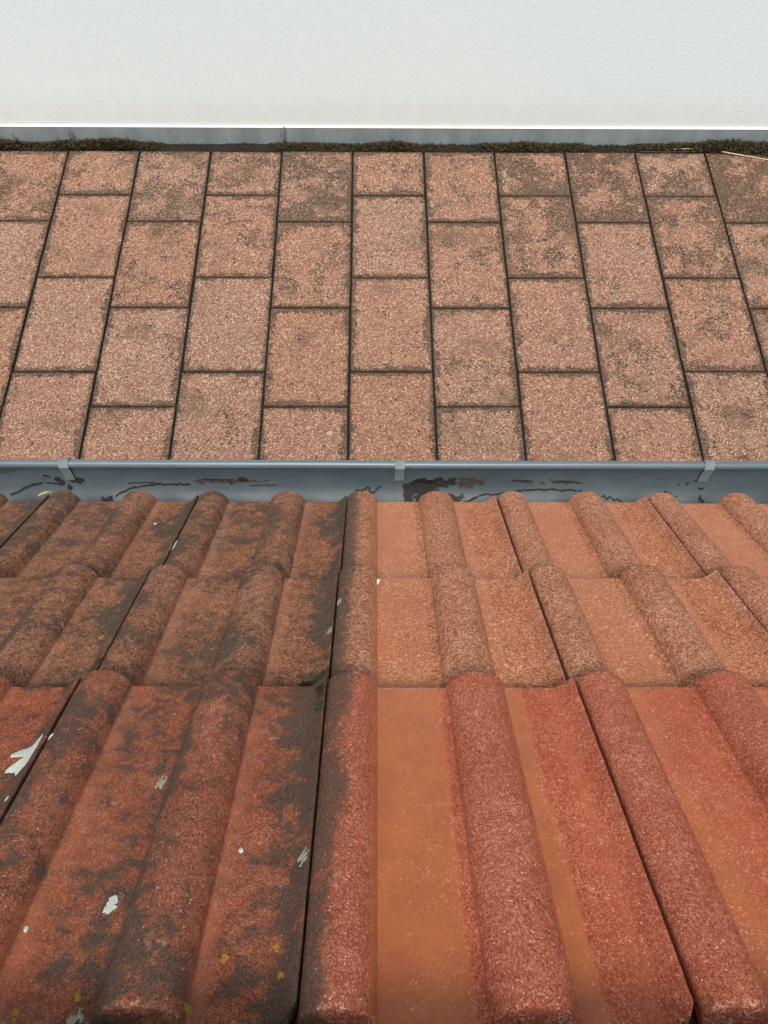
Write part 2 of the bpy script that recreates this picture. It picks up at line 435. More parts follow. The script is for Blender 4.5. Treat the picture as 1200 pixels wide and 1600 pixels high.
# soil strip between slabs and wall
V, F = [], []
NX = 420
for i in range(NX + 1):
    x = -3.6 + 7.2 * i / NX
    lump = max(0, noise.noise(Vector((x * 2.1, 3, 0))) * .016) + noise.noise(Vector((x * 14, 8, 0))) * .004
    if x > 1.85: lump += .012 * min(1, (x - 1.85) / .25)
    for j in range(7):
        t = j / 6
        yy = EDGE - .004 + t * (4.029 - EDGE + .004)
        hz = -.012 + (.010 + lump) * math.sin(math.pi * min(1, .15 + t * .75)) + noise.noise(Vector((x * 60, yy * 60, 1))) * .003
        V.append((x, yy, hz))
for i in range(NX):
    for j in range(6):
        a = i * 7 + j
        F.append((a, a + 7, a + 8, a + 1))
so_ = link('soil_strip', pymesh('soil_strip', V, F, True), None, M_SOIL)
so_.rotation_euler = (0, 0, YAW)
so_['kind'] = 'stuff'
tag(so_, 'dark soil in the gap between paving slabs and wall', 'soil')

# moss growing on it: countless small blades
def moss_mesh(name, spots, seed):
    rnd = random.Random(seed)
    V, F = [], []
    for (x, y, z, s) in spots:
        for b in range(5):
            a = rnd.random() * 6.283; l = s * rnd.uniform(.5, 1.2); wd = s * rnd.uniform(.14, .3)
            lean = rnd.uniform(.2, 1.1)
            dx, dy = math.cos(a), math.sin(a)
            i = len(V)
            V += [(x - dy * wd, y + dx * wd, z), (x + dy * wd, y - dx * wd, z),
                  (x + dx * l * lean * .5 + dy * wd * .7, y + dy * l * lean * .5 - dx * wd * .7, z + l * .6),
                  (x + dx * l * lean, y + dy * l * lean, z + l * .8),
                  (x + dx * l * lean * .5 - dy * wd * .7, y + dy * l * lean * .5 + dx * wd * .7, z + l * .6)]
            F.append((i, i + 1, i + 2, i + 3, i + 4))
    return pymesh(name, V, F)
rm = random.Random(5)
spots = []
def dens(x):
    d = .42 + .9 * noise.noise(Vector((x * 1.7, 0.3, 4))) + .5 * noise.noise(Vector((x * 7, 1.3, 4)))
    for c, wd, a in ((-1.62, .28, .75), (-2.1, .12, .5), (2.12, .34, 1.1), (.15, .06, .5), (-.45, .1, .4), (-.8, .06, .4)):
        d += a * math.exp(-((x - c) / wd) ** 2)
    if -1.35 < x < -.75: d -= .30
    return max(.04, min(1.6, d))
while len(spots) < 11000:
    x = rm.uniform(-3.4, 3.4)
    d = dens(x)
    if rm.random() * 1.4 > d: continue
    t = rm.random() ** (1.0 if d > .8 else .8)
    y = EDGE - .001 + t * .066
    s = rm.uniform(.007, .016) * (.7 + .55 * min(d, 1.4))
    base = -.006 + rm.random() * .034 * max(0, d - .1) * math.sin(math.pi * min(1, .2 + t * .7))
    if x > 1.95 and rm.random() < .3: y -= rm.random() * .05 * min(1, (x - 1.95) / .25); base = max(base, .001)
    spots.append((x, y, base, s))
mo = link('moss', moss_mesh('moss', spots, 3), None, M_MOSS)
mo.rotation_euler = (0, 0, YAW)
mo['kind'] = 'stuff'
tag(mo, 'brown and green moss along the foot of the wall', 'moss')

# moss tufts in slab joints
spots = []
for k in range(-7, 8):
    xj = -.1194 + PW * k
    for q in range(150):
        y = 1.7 + 2.2 * rm.random() ** .6
        if noise.noise(Vector((k * 3.1, y * 5, 2))) + .30 * (y - 2.9) > -.12:
            spots.append((xj + rm.gauss(0, .0045), y, -.003, rm.uniform(.003, .008)))
    top0 = 3.6042 if k % 2 == 0 else 3.4013
    for i in range(3):
        for q in range(60):
            x = xj + PW * rm.random()
            if noise.noise(Vector((x * 6, i * 3 + k, 2))) > -.05:
                spots.append((x, top0 - PL * i + rm.gauss(0, .0045), -.003, rm.uniform(.003, .007)))
mj = link('joint_moss', moss_mesh('joint_moss', spots, 4), None, M_MOSS)
mj.rotation_euler = (0, 0, YAW)
mj['kind'] = 'stuff'
tag(mj, 'dark moss specks growing in the joints of the paving', 'moss')

# ------------------------------------------------------------------ straws, twigs, weeds
def tube(name, pts, rad, mat, sides=5, taper=.5):
    V, F = [], []
    n_ = len(pts)
    pts = [Vector(p) for p in pts]
    for i, p in enumerate(pts):
        d = (pts[min(i + 1, n_ - 1)] - pts[max(i - 1, 0)]).normalized()
        a = d.cross(Vector((0, 0, 1)) if abs(d.z) < .9 else Vector((1, 0, 0))).normalized(); b = d.cross(a)
        r = rad * (1 - (1 - taper) * i / max(1, n_ - 1))
        for s in range(sides):
            an = 6.2832 * s / sides
            V.append(tuple(p + a * math.cos(an) * r + b * math.sin(an) * r))
    for i in range(n_ - 1):
        for s in range(sides):
            F.append((i * sides + s, i * sides + (s + 1) % sides, (i + 1) * sides + (s + 1) % sides, (i + 1) * sides + s))
    F.append(tuple(range(sides))[::-1]); F.append(tuple((n_ - 1) * sides + s for s in range(sides)))
    return link(name, pymesh(name, V, F, True), None, mat)

tag(tube('dry_stalk', [(1.97, 3.962, .012), (2.06, 3.942, .009), (2.18, 3.915, .006), (2.32, 3.882, .005), (2.5, 3.847, .006)], .0042, M_STRAW),
    'long pale straw lying across the slab at the right edge', 'straw')
tag(tube('dry_stalk', [(1.50, 3.968, .004), (1.65, 3.965, .004), (1.80, 3.968, .006), (1.90, 3.972, .010)], .003, M_TWIG),
    'thin brown stalk lying along the end of the slabs', 'stalk')
tag(tube('dry_stalk', [(1.70, 3.977, .014), (1.78, 3.979, .017), (1.86, 3.975, .014)], .003, M_STRAW), 'short pale straw lying in the moss at the foot of the wall', 'straw')
tag(tube('twig', [(-.80, 3.38, .003), (-.74, 3.395, .004), (-.67, 3.402, .003)], .0022, M_TWIG), 'thin brown twig on a slab left of centre', 'twig')
tag(tube('twig', [(.78, 3.90, .003), (.80, 3.86, .004), (.83, 3.83, .003)], .0025, M_TWIG), 'curved twig lying on a short slab under the wall', 'twig')
tag(tube('twig', [(.10, 3.92, .003), (.115, 3.87, .004), (.14, 3.84, .003)], .0022, M_TWIG), 'bent twig near the top of the middle short slab', 'twig')

def weed(x, h, label, seed):
    rnd = random.Random(seed)
    root = link('weed', None)
    root.location = (x, 4.010 + x * YAW, 0)
    tag(root, label, 'weed')
    V = [(0, 0, 0), (rnd.uniform(-.01, .01), 0, h * .5), (rnd.uniform(-.015, .015), 0.004, h)]
    t = tube('stem', V, .0022, M_TWIG); t.parent = root
    for q in range(5):
        z = h * (.35 + .13 * q); a = rnd.uniform(-1, 1) * 1.3 + (3.14 if q % 2 else 0); l = rnd.uniform(.014, .026)
        dx, dy = math.cos(a) * l, -abs(math.sin(a)) * l
        wv = Vector((-dy, dx, .35 * l)).normalized() * l * .3
        c0 = Vector((0, .002, z)); c1 = Vector((dx, dy, z + .006)); cm = (c0 + c1) / 2 + Vector((0, 0, .004))
        lf = link('leaf', pymesh('leaf', [tuple(c0), tuple(cm + wv), tuple(c1), tuple(cm - wv), tuple(cm + Vector((0, 0, -.001)))], [(0, 1, 4), (1, 2, 4), (2, 3, 4), (3, 0, 4)]), root, M_MOSS)
weed(-1.73, .105, 'tiny dark weed with leaves against the strip at the left', 1)
weed(-.53, .125, 'thin weed rising from the moss left of the middle', 2)
weed(-2.05, .075, 'small weed in the moss at the left edge', 3)

# ------------------------------------------------------------------ roof geometry
AL, DL = .73956, .07545
A1 = AL - DL
HR = .52070
S = {1: .85429, 2: 1.17187, 3: 1.54009}
X0 = -.0607
LIPU, LIPZ, TL, TH = .2975, .0145, .42, .014
EX = Vector((1, 0, 0)); EY = Vector((0, math.cos(A1), -math.sin(A1))); EZ = Vector((0, math.sin(A1), math.cos(A1)))
ND = Vector((0, math.sin(AL), math.cos(AL))); DD = Vector((0, math.cos(AL), -math.sin(AL)))

def prof(u):
    if u <= .0595:
        t = (u - .027) / (.0325 if u > .027 else .031)
        return .0240 * max(0, 1 - abs(t) ** 2.2) ** .62
    if .1435 <= u <= .2135:
        t = (u - .1785) / .0350
        return .0240 * max(0, 1 - abs(t) ** 2.2) ** .62
    if u > .276: return .0155 * min(1, (u - .276) / .0195) ** 1.4
    return 0.0

def tile_mesh(seed):
    rnd = random.Random(seed)
    us = [0, .001, .0022, .004]
    us += [.004 + (.058 - .004) * i / 18 for i in range(1, 19)] + [.0588, .0595, .0605, .0625]
    us += [.07 + i * .012 for i in range(6)] + [.139, .1425, .1435, .1442, .1455]
    us += [.147 + (.210 - .147) * i / 20 for i in range(0, 21)] + [.2118, .2128, .2135, .2155]
    us += [.222 + i * .011 for i in range(5)] + [.274, .277, .280, .2835, .287, .291, .2945, .2958, LIPU]
    ys = [0, .0008, .002, .004] + [.012 + i * (.402 - .012) / 34 for i in range(35)] + [.410, .416, .4185, .4194, TL]
    nu, ny = len(us), len(ys)
    V, F = [], []
    sh = rnd.random() * 50
    for j, v in enumerate(ys):
        e = min(v, TL - v)
        drop = .0019 * max(0, 1 - e / .004) ** 2
        for i, u in enumerate(us):
            z = prof(u)
            rim = min(u, LIPU - u)
            z -= .0013 * max(0, 1 - rim / .0028) ** 2 + drop
            z += .0006 * noise.noise(Vector((u * 22 + sh, v * 16, 0))) + .00022 * noise.noise(Vector((u * 260, v * 260 + sh, 3)))
            yy = -v
            if e < .0009: yy += .0009 * noise.noise(Vector((u * 120 + sh, v * 7, 5))) + .0007 * noise.noise(Vector((u * 420 + sh, v * 3, 7)))
            uu = u
            if rim < .0006: uu += .0006 * noise.noise(Vector((v * 120 + sh, u * 7, 5)))
            # worn corners at the head end
            c = max(0, .009 - (TL - v)) * max(0, .009 - (LIPU - u)) / .009
            uu -= c * .6
            V.append((uu, yy, z))
    def idx(i, j): return j * nu + i
    for j in range(ny - 1):
        for i in range(nu - 1):
            F.append((idx(i, j), idx(i, j + 1), idx(i + 1, j + 1), idx(i + 1, j)))
    # underside (coarse in v)
    js = [0, ny // 2, ny - 1]
    b0 = len(V)
    for j in js:
        for i, u in enumerate(us):
            q = V[idx(i, j)]
            V.append((q[0], q[1], prof(u) - TH))
    def bi(i, a): return b0 + a * nu + i
    for a in range(2):
        for i in range(nu - 1):
            F.append((bi(i, a), bi(i + 1, a), bi(i + 1, a + 1), bi(i, a + 1)))
    for i in range(nu - 1):
        F.append((idx(i, 0), idx(i + 1, 0), bi(i + 1, 0), bi(i, 0)))
    # solid head end: from the top edge down to a flat base
    c0 = len(V)
    for i, u in enumerate(us):
        q = V[idx(i, ny - 1)]
        V.append((q[0], q[1] + .0015, -TH))
    for i in range(nu - 1):
        F.append((idx(i + 1, ny - 1), idx(i, ny - 1), c0 + i, c0 + i + 1))
    # sides
    for side, i in ((0, 0), (1, nu - 1)):
        for j in range(ny - 1):
            a, b = idx(i, j), idx(i, j + 1)
            t = len(V)
            za, zb = V[a][2], V[b][2]
            V.append((V[a][0], V[a][1], prof(us[i]) - TH)); V.append((V[b][0], V[b][1], prof(us[i]) - TH))
            F.append((a, t, t + 1, b) if side == 0 else (b, t + 1, t, a))
    me = pymesh('roof_tile', V, F)
    # smooth the upper surface only
    nt_ = (ny - 1) * (nu - 1)
    me.polygons.foreach_set('use_smooth', [i < nt_ for i in range(len(me.polygons))])
    me.materials.append(M_TILE)
    return me

roof = link('tiled_roof', None)
roof.location = (0, .787, 1.68)
roof.matrix_world = Matrix.Translation((0, .787, 1.68))
bpy.context.view_layer.update()
tag(roof, 'roof of red double roll concrete tiles, mossy on the left', 'roof')
TM = Matrix((EX, EY, EZ)).transposed().to_4x4()
tiles = {}
meshes = [tile_mesh(s) for s in range(4)]
RINV = Matrix.Translation((0, .787, 1.68)).inverted()
trnd = random.Random(4)
def tile_origin(k, row):
    P = Vector((0, 0, H)) - HR * ND + S[row] * DD - LIPZ * EZ
    P.x = X0 + .3 * k - LIPU + (.0017 * (1 - k) if k < 1 else .0034 * (k - 1))
    return P
for row in (1, 2, 3):
    for k in range(-3, 5):
        o = link('roof_tile', meshes[(k * 3 + row) % 4], roof)
        P = tile_origin(k, row)
        jit = Vector((trnd.gauss(0, .0006), 0, 0)) + EY * trnd.gauss(0, .0012)
        mm = TM.copy(); mm.translation = P + jit
        mm = mm @ Matrix.Rotation(trnd.gauss(0, .0012), 4, 'Z')
        o.matrix_parent_inverse = Matrix.Identity(4)
        o.matrix_basis = RINV @ mm
        old = k <= 0
        dirt = (.57 if row == 1 else .66) + trnd.uniform(-.05, .05) if old else (.06 if k == 1 else .03)
        red = (.85 if row == 1 else .22) if old else (.92 if row == 1 else .12)
        slur = (.16 if old else {1: 1.0 if k == 1 else .34, 2: .46, 3: .62}[row])
        o.color = (dirt, red, slur, 1.0 if k == 1 else 0.0)
        tiles[(k, row)] = P

# battens, underlay and eaves board
def roofbox(name, x0, x1, s0, s1, n0, n1, mat):
    B = Matrix((EX, DD, ND)).transposed().to_4x4()
    B.translation = Vector((0, 0, H)) - HR * ND
    o = link(name, boxmesh(name, x0, x1, s0, s1, n0, n1), roof, mat)
    o.matrix_basis = RINV @ B
    return o
for row in (1, 2, 3):
    roofbox('batten', -1.25, 1.2, S[row] - .415, S[row] - .375, -.085, -.0585, M_WOOD)
roofbox('underlay', -1.25, 1.2, .30, 1.50, -.100, -.0855, M_DECK)
fb = link('eaves_board', boxmesh('eaves_board', -1.25, 1.2, .735, .757, 1.46, 1.585), roof, M_WOOD)
fb.matrix_basis = RINV
# house below and behind: the eaves wall, and the wall that rises at the head of the roof up to the window sill
house = link('house', None)
house.location = (0, -.10, 0)
tag(house, 'pale house wall that the tiled roof leans against', 'house')
def hb(name, x0, x1, y0, y1, z0, z1, mat):
    o = link(name, boxmesh(name, x0, x1, y0 + .10, y1 + .10, z0, z1, .003), house, mat)
hb('wall', -3, 3, .15, .45, -.016, 1.50, M_HOUSE)
hb('wall', -3, 3, -.40, -.078, -.016, 2.462, M_HOUSE)
hb('window_sill', -.8, .8, -.40, -.074, 2.4645, 2.484, M_CLIP)

# ------------------------------------------------------------------ gutter
GY, GZ, GR = .838, 1.5957, .068
gut = link('gutter', None)
gut.location = (0, GY, GZ)
tag(gut, 'slate grey half round gutter stained with black silt lines', 'gutter')
def gp(a, r): return (r * math.cos(R(a)), -r * math.sin(R(a)))     # a: 0 outer rim, 90 bottom, 180 house side
def sweep(name, loop, x0, x1, nx, mat, closed=True, wob=0.0):
    V, F = [], []
    n_ = len(loop)
    for i in range(nx + 1):
        x = x0 + (x1 - x0) * i / nx
        dz = wob * noise.noise(Vector((x * 3, 1, 2)))
        for (yy, zz) in loop: V.append((x, yy + dz * .6, zz + dz))
    for i in range(nx):
        for j in range(n_ if closed else n_ - 1):
            a, b = i * n_ + j, i * n_ + (j + 1) % n_
            F.append((a, b, b + n_, a + n_))
    if closed:
        F.append(tuple(range(n_))[::-1]); F.append(tuple(nx * n_ + j for j in range(n_)))
    return link(name, pymesh(name, V, F, True), gut, mat)
inner = [gp(a, GR) for a in range(-2, 189, 6)]
outer = [gp(a, GR + .0022) for a in range(188, -3, -6)]
sweep('trough', inner + outer, -1.35, 1.35, 40, M_GUT, True, .0012)
bc = (GR + .0075, .0035)
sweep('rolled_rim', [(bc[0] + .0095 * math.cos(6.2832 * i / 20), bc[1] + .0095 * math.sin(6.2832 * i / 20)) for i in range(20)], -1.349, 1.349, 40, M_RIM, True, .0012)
# clips
def clip(x, tilt):
    w2 = .0105
    path = []
    for i in range(9):
        a = R(-35 + i * 180 / 8)
        path.append((bc[0] + .0112 * math.cos(a), bc[1] + .0112 * math.sin(a)))
    path = path[:7] + [(GR - .0045, .006), (GR - .0055, -.004), (GR - .0075, -.014), (GR - .0105, -.024), (GR - .013, -.030)]
    V, F = [], []
    th = .0014
    for i, (yy, zz) in enumerate(path):
        a = path[max(0, i - 1)]; b = path[min(len(path) - 1, i + 1)]
        tx, tz = b[0] - a[0], b[1] - a[1]; L = math.hypot(tx, tz); nx_, nz_ = tz / L, -tx / L
        sk = tilt * (path[0][1] - zz)
        for s in (-1, 1):
            V.append((s * w2 + sk, yy, zz)); V.append((s * w2 + sk, yy + nx_ * th, zz + nz_ * th))
    for i in range(len(path) - 1):
        a = i * 4; b = a + 4
        F += [(a, a + 2, b + 2, b), (a + 1, b + 1, b + 3, a + 3), (a, b, b + 1, a + 1), (a + 2, a + 3, b + 3, b + 2)]
    e = (len(path) - 1) * 4
    F += [(0, 1, 3, 2), (e, e + 2, e + 3, e + 1)]
    bm = bmesh.new()
    me = pymesh('bracket_clip', V, F)
    bm.from_mesh(me); bmesh.ops.recalc_face_normals(bm, faces=bm.faces); bm.to_mesh(me); bm.free()
    o = link('bracket_clip', me, gut, M_CLIP)
    o.location = (x, 0, 0)
clip(-.678, .12); clip(.051, -.03); clip(.727, -.12)

# dried silt lines, laid on the inside of the trough
def streak(pts, wd, mat=M_BLACK, jag=0.0, seed=0, vary=.6):
    rnd = random.Random(seed)
    pts = [(a * .987, b) for a, b in pts]
    P = []
    for (a, b) in zip(pts[:-1], pts[1:]):
        n_ = max(2, int(math.hypot(a[0] - b[0], (a[1] - b[1]) * .0012) / .004))
        for i in range(n_):
            t = i / n_
            P.append((a[0] + (b[0] - a[0]) * t + rnd.gauss(0, jag * .0006), a[1] + (b[1] - a[1]) * t + rnd.gauss(0, jag)))
    P.append(pts[-1])
    V, F = [], []
    k = 180 / math.pi / GR
    r = GR - .0009
    n_ = len(P)
    for i, (x, a) in enumerate(P):
        q0 = P[max(0, i - 1)]; q1 = P[min(n_ - 1, i + 1)]
        tx, ta = q1[0] - q0[0], (q1[1] - q0[1]) / k
        L = math.hypot(tx, ta) or 1
        nx_, na = -ta / L, tx / L
        ww = wd * (1 + vary * (noise.noise(Vector((x * 90, a * .3, seed))))) * (.35 if i in (0, n_ - 1) else 1)
        for s in (-1, 1):
            xx = x + s * nx_ * ww * .5; aa = a + s * na * ww * .5 * k
            yy, zz = gp(aa, r)
            V.append((xx, yy, zz))
    for i in range(n_ - 1):
        F.append((2 * i, 2 * i + 1, 2 * i + 3, 2 * i + 2))
    return link('silt_streak', pymesh('silt_streak', V, F), gut, mat)

def blot(x0, x1, a0, a1, seed, mat=M_BROWN, thr=.0):
    # ragged stain: the cells of a fine grid that a noise field keeps
    V, F = [], []
    x0 *= .987; x1 *= .987
    nx = int((x1 - x0) / .0008); na = int((a1 - a0) / .7)
    ids = {}
    def vid(i, j):
        if (i, j) not in ids:
            x = x0 + (x1 - x0) * i / nx; a = a0 + (a1 - a0) * j / na
            yy, zz = gp(a, GR - .0007)
            ids[(i, j)] = len(V); V.append((x, yy, zz))
        return ids[(i, j)]
    for i in range(nx):
        for j in range(na):
            tx, ty = (i + .5) / nx * 2 - 1, (j + .5) / na * 2 - 1
            x = x0 + (x1 - x0) * i / nx; a = a0 + (a1 - a0) * j / na
            f = noise.fractal(Vector((x * 55, a * .11, seed)), .8, 2.1, 5) * .85 + .62 - .95 * (abs(tx) ** 2.4 + abs(ty) ** 2.4)
            if f > thr: F.append((vid(i, j), vid(i + 1, j), vid(i + 1, j + 1), vid(i, j + 1)))
    if F:
        o = link('silt_stain', pymesh('silt_stain', V, F), gut, mat)
        o['kind'] = 'stuff'

ST = [
 ([(-.8256, 61.6), (-.8116, 58.7), (-.7898, 48.5), (-.7678, 41.2), (-.7477, 38.6)], .0030, .6),
 ([(-.7436, 38.6), (-.7089, 40.3), (-.7026, 43.5)], .0022, .9),
 ([(-.7197, 26.6), (-.7107, 34.7), (-.7010, 42.3)], .0065, .8),
 ([(-.6909, 40.9), (-.6883, 53.1)], .0060, .4), ([(-.6703, 29.2), (-.6641, 32.0), (-.6565, 35.8)], .0055, 1.0),
 ([(-.7461, 22.3), (-.7279, 26.6)], .0024, .5),
 ([(-.6191, 77.9), (-.6083, 73.1), (-.5948, 64.7)], .0050, .8),
 ([(-.5879, 64.7), (-.5779, 57.6), (-.5451, 46.8), (-.484, 39.2), (-.4773, 41.7), (-.4184, 40.3)], .0026, .7),
 ([(-.5578, 38.1), (-.4975, 35.5)], .0016, .6), ([(-.392, 30.0), (-.3306, 31.1), (-.3234, 42.6)], .0020, .5),
 ([(-.3098, 32.4), (-.2887, 30.9)], .0062, 1.8), ([(-.2883, 42.5), (-.2223, 41.2)], .0016, .5),
 ([(-.0483, 52.3), (-.0258, 50.4), (-.0229, 44.4), (-.0159, 45.6), (-.0145, 55.2), (-.0046, 55.2), (.0024, 46.8), (.0122, 43.1)], .0022, .8),
 ([(.0670, 36.0), (.0701, 58.6), (.0743, 77.7)], .0085, .8),
 ([(.0735, 60), (.0800, 70), (.0830, 80)], .0040, .8),
 ([(.1829, 77.5), (.2056, 73.8), (.2312, 61.8), (.2537, 58.2), (.2650, 59.4), (.2988, 54.0), (.3552, 49.1), (.4401, 49.5), (.4560, 52)], .0024, .7),
 ([(.4560, 52), (.4640, 50), (.4687, 57), (.4770, 53.5), (.4830, 61), (.4890, 56), (.4972, 64), (.5030, 58), (.5090, 66), (.5160, 59), (.5220, 68), (.5300, 62), (.5398, 70), (.5460, 66), (.5600, 75), (.5816, 77)], .0022, .4),
 ([(.6504, 64.5), (.6557, 51.4), (.6616, 55.0)], .0022, .5), ([(.6671, 52.6), (.6701, 70.5)], .0022, .7), ([(.6775, 60.9), (.6845, 62.1)], .0020, .5),
 ([(.6816, 42.9), (.6874, 36.5)], .0018, .4), ([(.6993, 39.0), (.7076, 32.4)], .0022, .4), ([(.7144, 31.1), (.7226, 29.8)], .0022, .4),
 ([(.7356, 59.6), (.7343, 66.7), (.7451, 72.8)], .0034, .6), ([(.7290, 46), (.7450, 45)], .0026, .4),
 ([(.3042, 30.8), (.3465, 32.0)], .0018, .6), ([(.403, 33.2), (.4666, 34.3)], .0020, 1.0),
]
for i, (pts, wd, jag) in enumerate(ST):
    streak(pts, wd * 1.95, M_BLACK, jag * 1.1, i)
blot(.058, .150, 22, 86, 1, M_BLACK, .22); blot(.066, .150, 24, 56, 2, M_BLACK, .10)
blot(.120, .190, 23, 48, 3, M_BLACK, .15); blot(.170, .260, 23, 48, 4, M_BROWN, .10); blot(.140, .212, 56, 82, 5, M_BROWN, .2)
blot(-.712, -.640, 24, 50, 6, M_BLACK, .5); blot(-.63, -.58, 60, 82, 7, M_BROWN, .42); blot(.30, .48, 26, 40, 8, M_BROWN, .48); blot(-.46, -.22, 26, 44, 9, M_BROWN, .58)

# ------------------------------------------------------------------ small things lying or growing on the tiles
def on_tile(k, row, u, v, h=0.0):
    return tiles[(k, row)] + EX * u - EY * v + EZ * (prof(u) + h)

def crust(name, k, row, outline, th, mat, label, cat, group=None, sub=5, seed=0):
    # a thin lump moulded onto the tile: outline in tile coordinates (u, v)
    cu = sum(p[0] for p in outline) / len(outline); cv = sum(p[1] for p in outline) / len(outline)
    n_ = len(outline)
    V = []; F = []
    org = on_tile(k, row, cu, cv)
    for s in range(sub + 1):
        f = 1 - s / sub
        for (u, v) in outline:
            uu, vv = cu + (u - cu) * f, cv + (v - cv) * f
            uc = min(max(uu, 0.0005), .296)
            h = th * (1 - f ** 3) + .00035 + th * .5 * (1 - f) * noise.noise(Vector((uu * 500, vv * 500, seed)))
            if s == 0: h = -.0004
            V.append(tuple(on_tile(k, row, uc, vv, h) + EX * (uu - uc) - org))
    for s in range(sub):
        for i in range(n_):
            j = (i + 1) % n_
            F.append((s * n_ + i, (s + 1) * n_ + i, (s + 1) * n_ + j, s * n_ + j))
    o = link(name, pymesh(name, V, F, True), None, mat)
    o.location = org
    return tag(o, label, cat, group)

def ragged(u, v, ru, rv, seed, n_=22, amp=.35):
    out = []
    for i in range(n_):
        a = 6.2832 * i / n_
        r = 1 + amp * .8 * noise.noise(Vector((math.cos(a) * 1.3, math.sin(a) * 1.3, seed * 3.3))) + amp * .45 * noise.noise(Vector((math.cos(a) * 3.1, math.sin(a) * 3.1, seed * 1.7))) + amp * .35 * noise.noise(Vector((math.cos(a) * 9, math.sin(a) * 9, seed)))
        out.append((u + ru * r * math.cos(a), v + rv * r * math.sin(a)))
    return out

def rosette(name, k, row, u0, v0, ru, rv, th, mat, label, cat, group=None, seed=0, cell=.0006, amp=1.1):
    nu, nv = int(2.6 * ru / cell), int(2.6 * rv / cell)
    keep = {}
    for i in range(nu):
        for j in range(nv):
            a, b = (i + .5) / nu * 2.6 - 1.3, (j + .5) / nv * 2.6 - 1.3
            f = 1 - (a * a + b * b) + amp * noise.fractal(Vector((a * 1.6, b * 1.6, seed * 5.7)), .7, 2.2, 4)
            if f > .25 and .0006 < u0 + a * ru < .296: keep[(i, j)] = f
    if not keep: return
    start = min(keep, key=lambda q: (q[0] - nu / 2) ** 2 + (q[1] - nv / 2) ** 2)
    comp, todo = {start}, [start]
    while todo:
        i, j = todo.pop()
        for q in ((i + 1, j), (i - 1, j), (i, j + 1), (i, j - 1)):
            if q in keep and q not in comp: comp.add(q); todo.append(q)
    V, F, ids = [], [], {}
    org = on_tile(k, row, u0, v0)
    def vid(i, j):
        if (i, j) not in ids:
            a, b = i / nu * 2.6 - 1.3, j / nv * 2.6 - 1.3
            u, v = u0 + a * ru, v0 + b * rv
            inner = all((i + p, j + q) in comp for p in (-1, 0) for q in (-1, 0))
            h = th * (.6 + .5 * noise.noise(Vector((u * 900, v * 900, seed)))) if inner else -.0003
            ids[(i, j)] = len(V)
            V.append(tuple(on_tile(k, row, u, v, h + .0004) - org))
        return ids[(i, j)]
    for (i, j) in comp: F.append((vid(i, j), vid(i, j + 1), vid(i + 1, j + 1), vid(i + 1, j)))
    o = link(name, pymesh(name, V, F, True), None, mat)
    o.location = org
    return tag(o, label, cat, group)

def poly_fine(pts, seed, amp=.0006, step=.0018):
    out = []
    for a, b in zip(pts, pts[1:] + pts[:1]):
        n_ = max(1, int(math.hypot(a[0] - b[0], a[1] - b[1]) / step))
        for i in range(n_):
            t = i / n_
            u, v = a[0] + (b[0] - a[0]) * t, a[1] + (b[1] - a[1]) * t
            out.append((u + amp * noise.noise(Vector((u * 700, v * 700, seed))) * 1.5, v + amp * 1.5 * noise.noise(Vector((u * 700, v * 700, seed + 9)))))
    return out

crust('bird_dropping', -1, 1, poly_fine([(.2885, .094), (.2915, .101), (.2905, .130), (.2890, .146), (.2800, .160), (.2760, .152), (.2660, .152), (.2650, .146), (.2700, .139), (.2800, .136), (.2820, .128), (.2740, .127), (.2610, .128), (.2590, .123), (.2680, .115), (.2800, .109), (.2850, .101)], 1),
      .0011, M_DROP, 'forked white bird dropping at the left edge, on the tile joint', 'bird dropping', None, 3, 1)
rosette('bird_dropping', 0, 1, .1276, .3145, .0060, .0118, .0010, M_DROP, 'oval white bird dropping at the foot of a roll, largest round spot', 'bird dropping', None, 2, .0006, .55)
crust('bird_dropping', 0, 3, ragged(.0035, .228, .0028, .020, 3, 22, .25), .0012, M_DROP, 'narrow white dropping streak in a joint near the gutter', 'bird dropping', None, 4, 3)
for i, (k, row, u, v, r) in enumerate([(0, 1, .2308, .2539, .0032), (0, 1, .0639, .3368, .0030), (0, 1, .004, .112, .0040), (-1, 3, .2361, .109, .0035), (-1, 1, .2901, .1986, .0035)]):
    crust('bird_dropping', k, row, ragged(u, v, r * .8, r * 1.1, 10 + i, 14, .5), .0008, M_DROP,
          ['white fleck on the pan above the yellow lichen', 'white fleck low on the leftmost pan', 'small white fleck right of the forked dropping', 'white fleck on a pan near the gutter, upper left', 'pale fleck under the forked dropping at the left edge'][i], 'bird dropping', None, 3, i)
LI = [(-1, 2, .2727, .1736, .0062, 'orange lichen spot on the second tile row, right of two'), (-1, 2, .2258, .1929, .0055, 'orange lichen spot on the second tile row, left of two'),
      (0, 1, .2345, .3631, .0055, 'yellow lichen in the middle of a pan at the lower left'), (0, 1, .2749, .3547, .0050, 'yellow lichen beside the long dark joint, upper of two'),
      (0, 1, .2816, .3806, .0050, 'yellow lichen beside the long dark joint, lower of two'), (0, 1, .1281, .3963, .0050, 'orange lichen near the bottom edge at the foot of a roll'),
      (0, 1, .0840, .4103, .0055, 'yellow lichen in the bottom left corner'), (0, 1, .2144, .4080, .0045, 'yellow lichen on the tile end right of the bottom roll'),
      (0, 1, .1242, .0546, .0030, 'small yellow lichen speck below the upper tile edge')]
for i, (k, row, u, v, r, lab) in enumerate(LI):
    rosette('lichen', k, row, u, v, r * .66, r * .92, .0007, M_LICH, lab, 'lichen', 'yellow lichen spots on the old tiles', 40 + i)
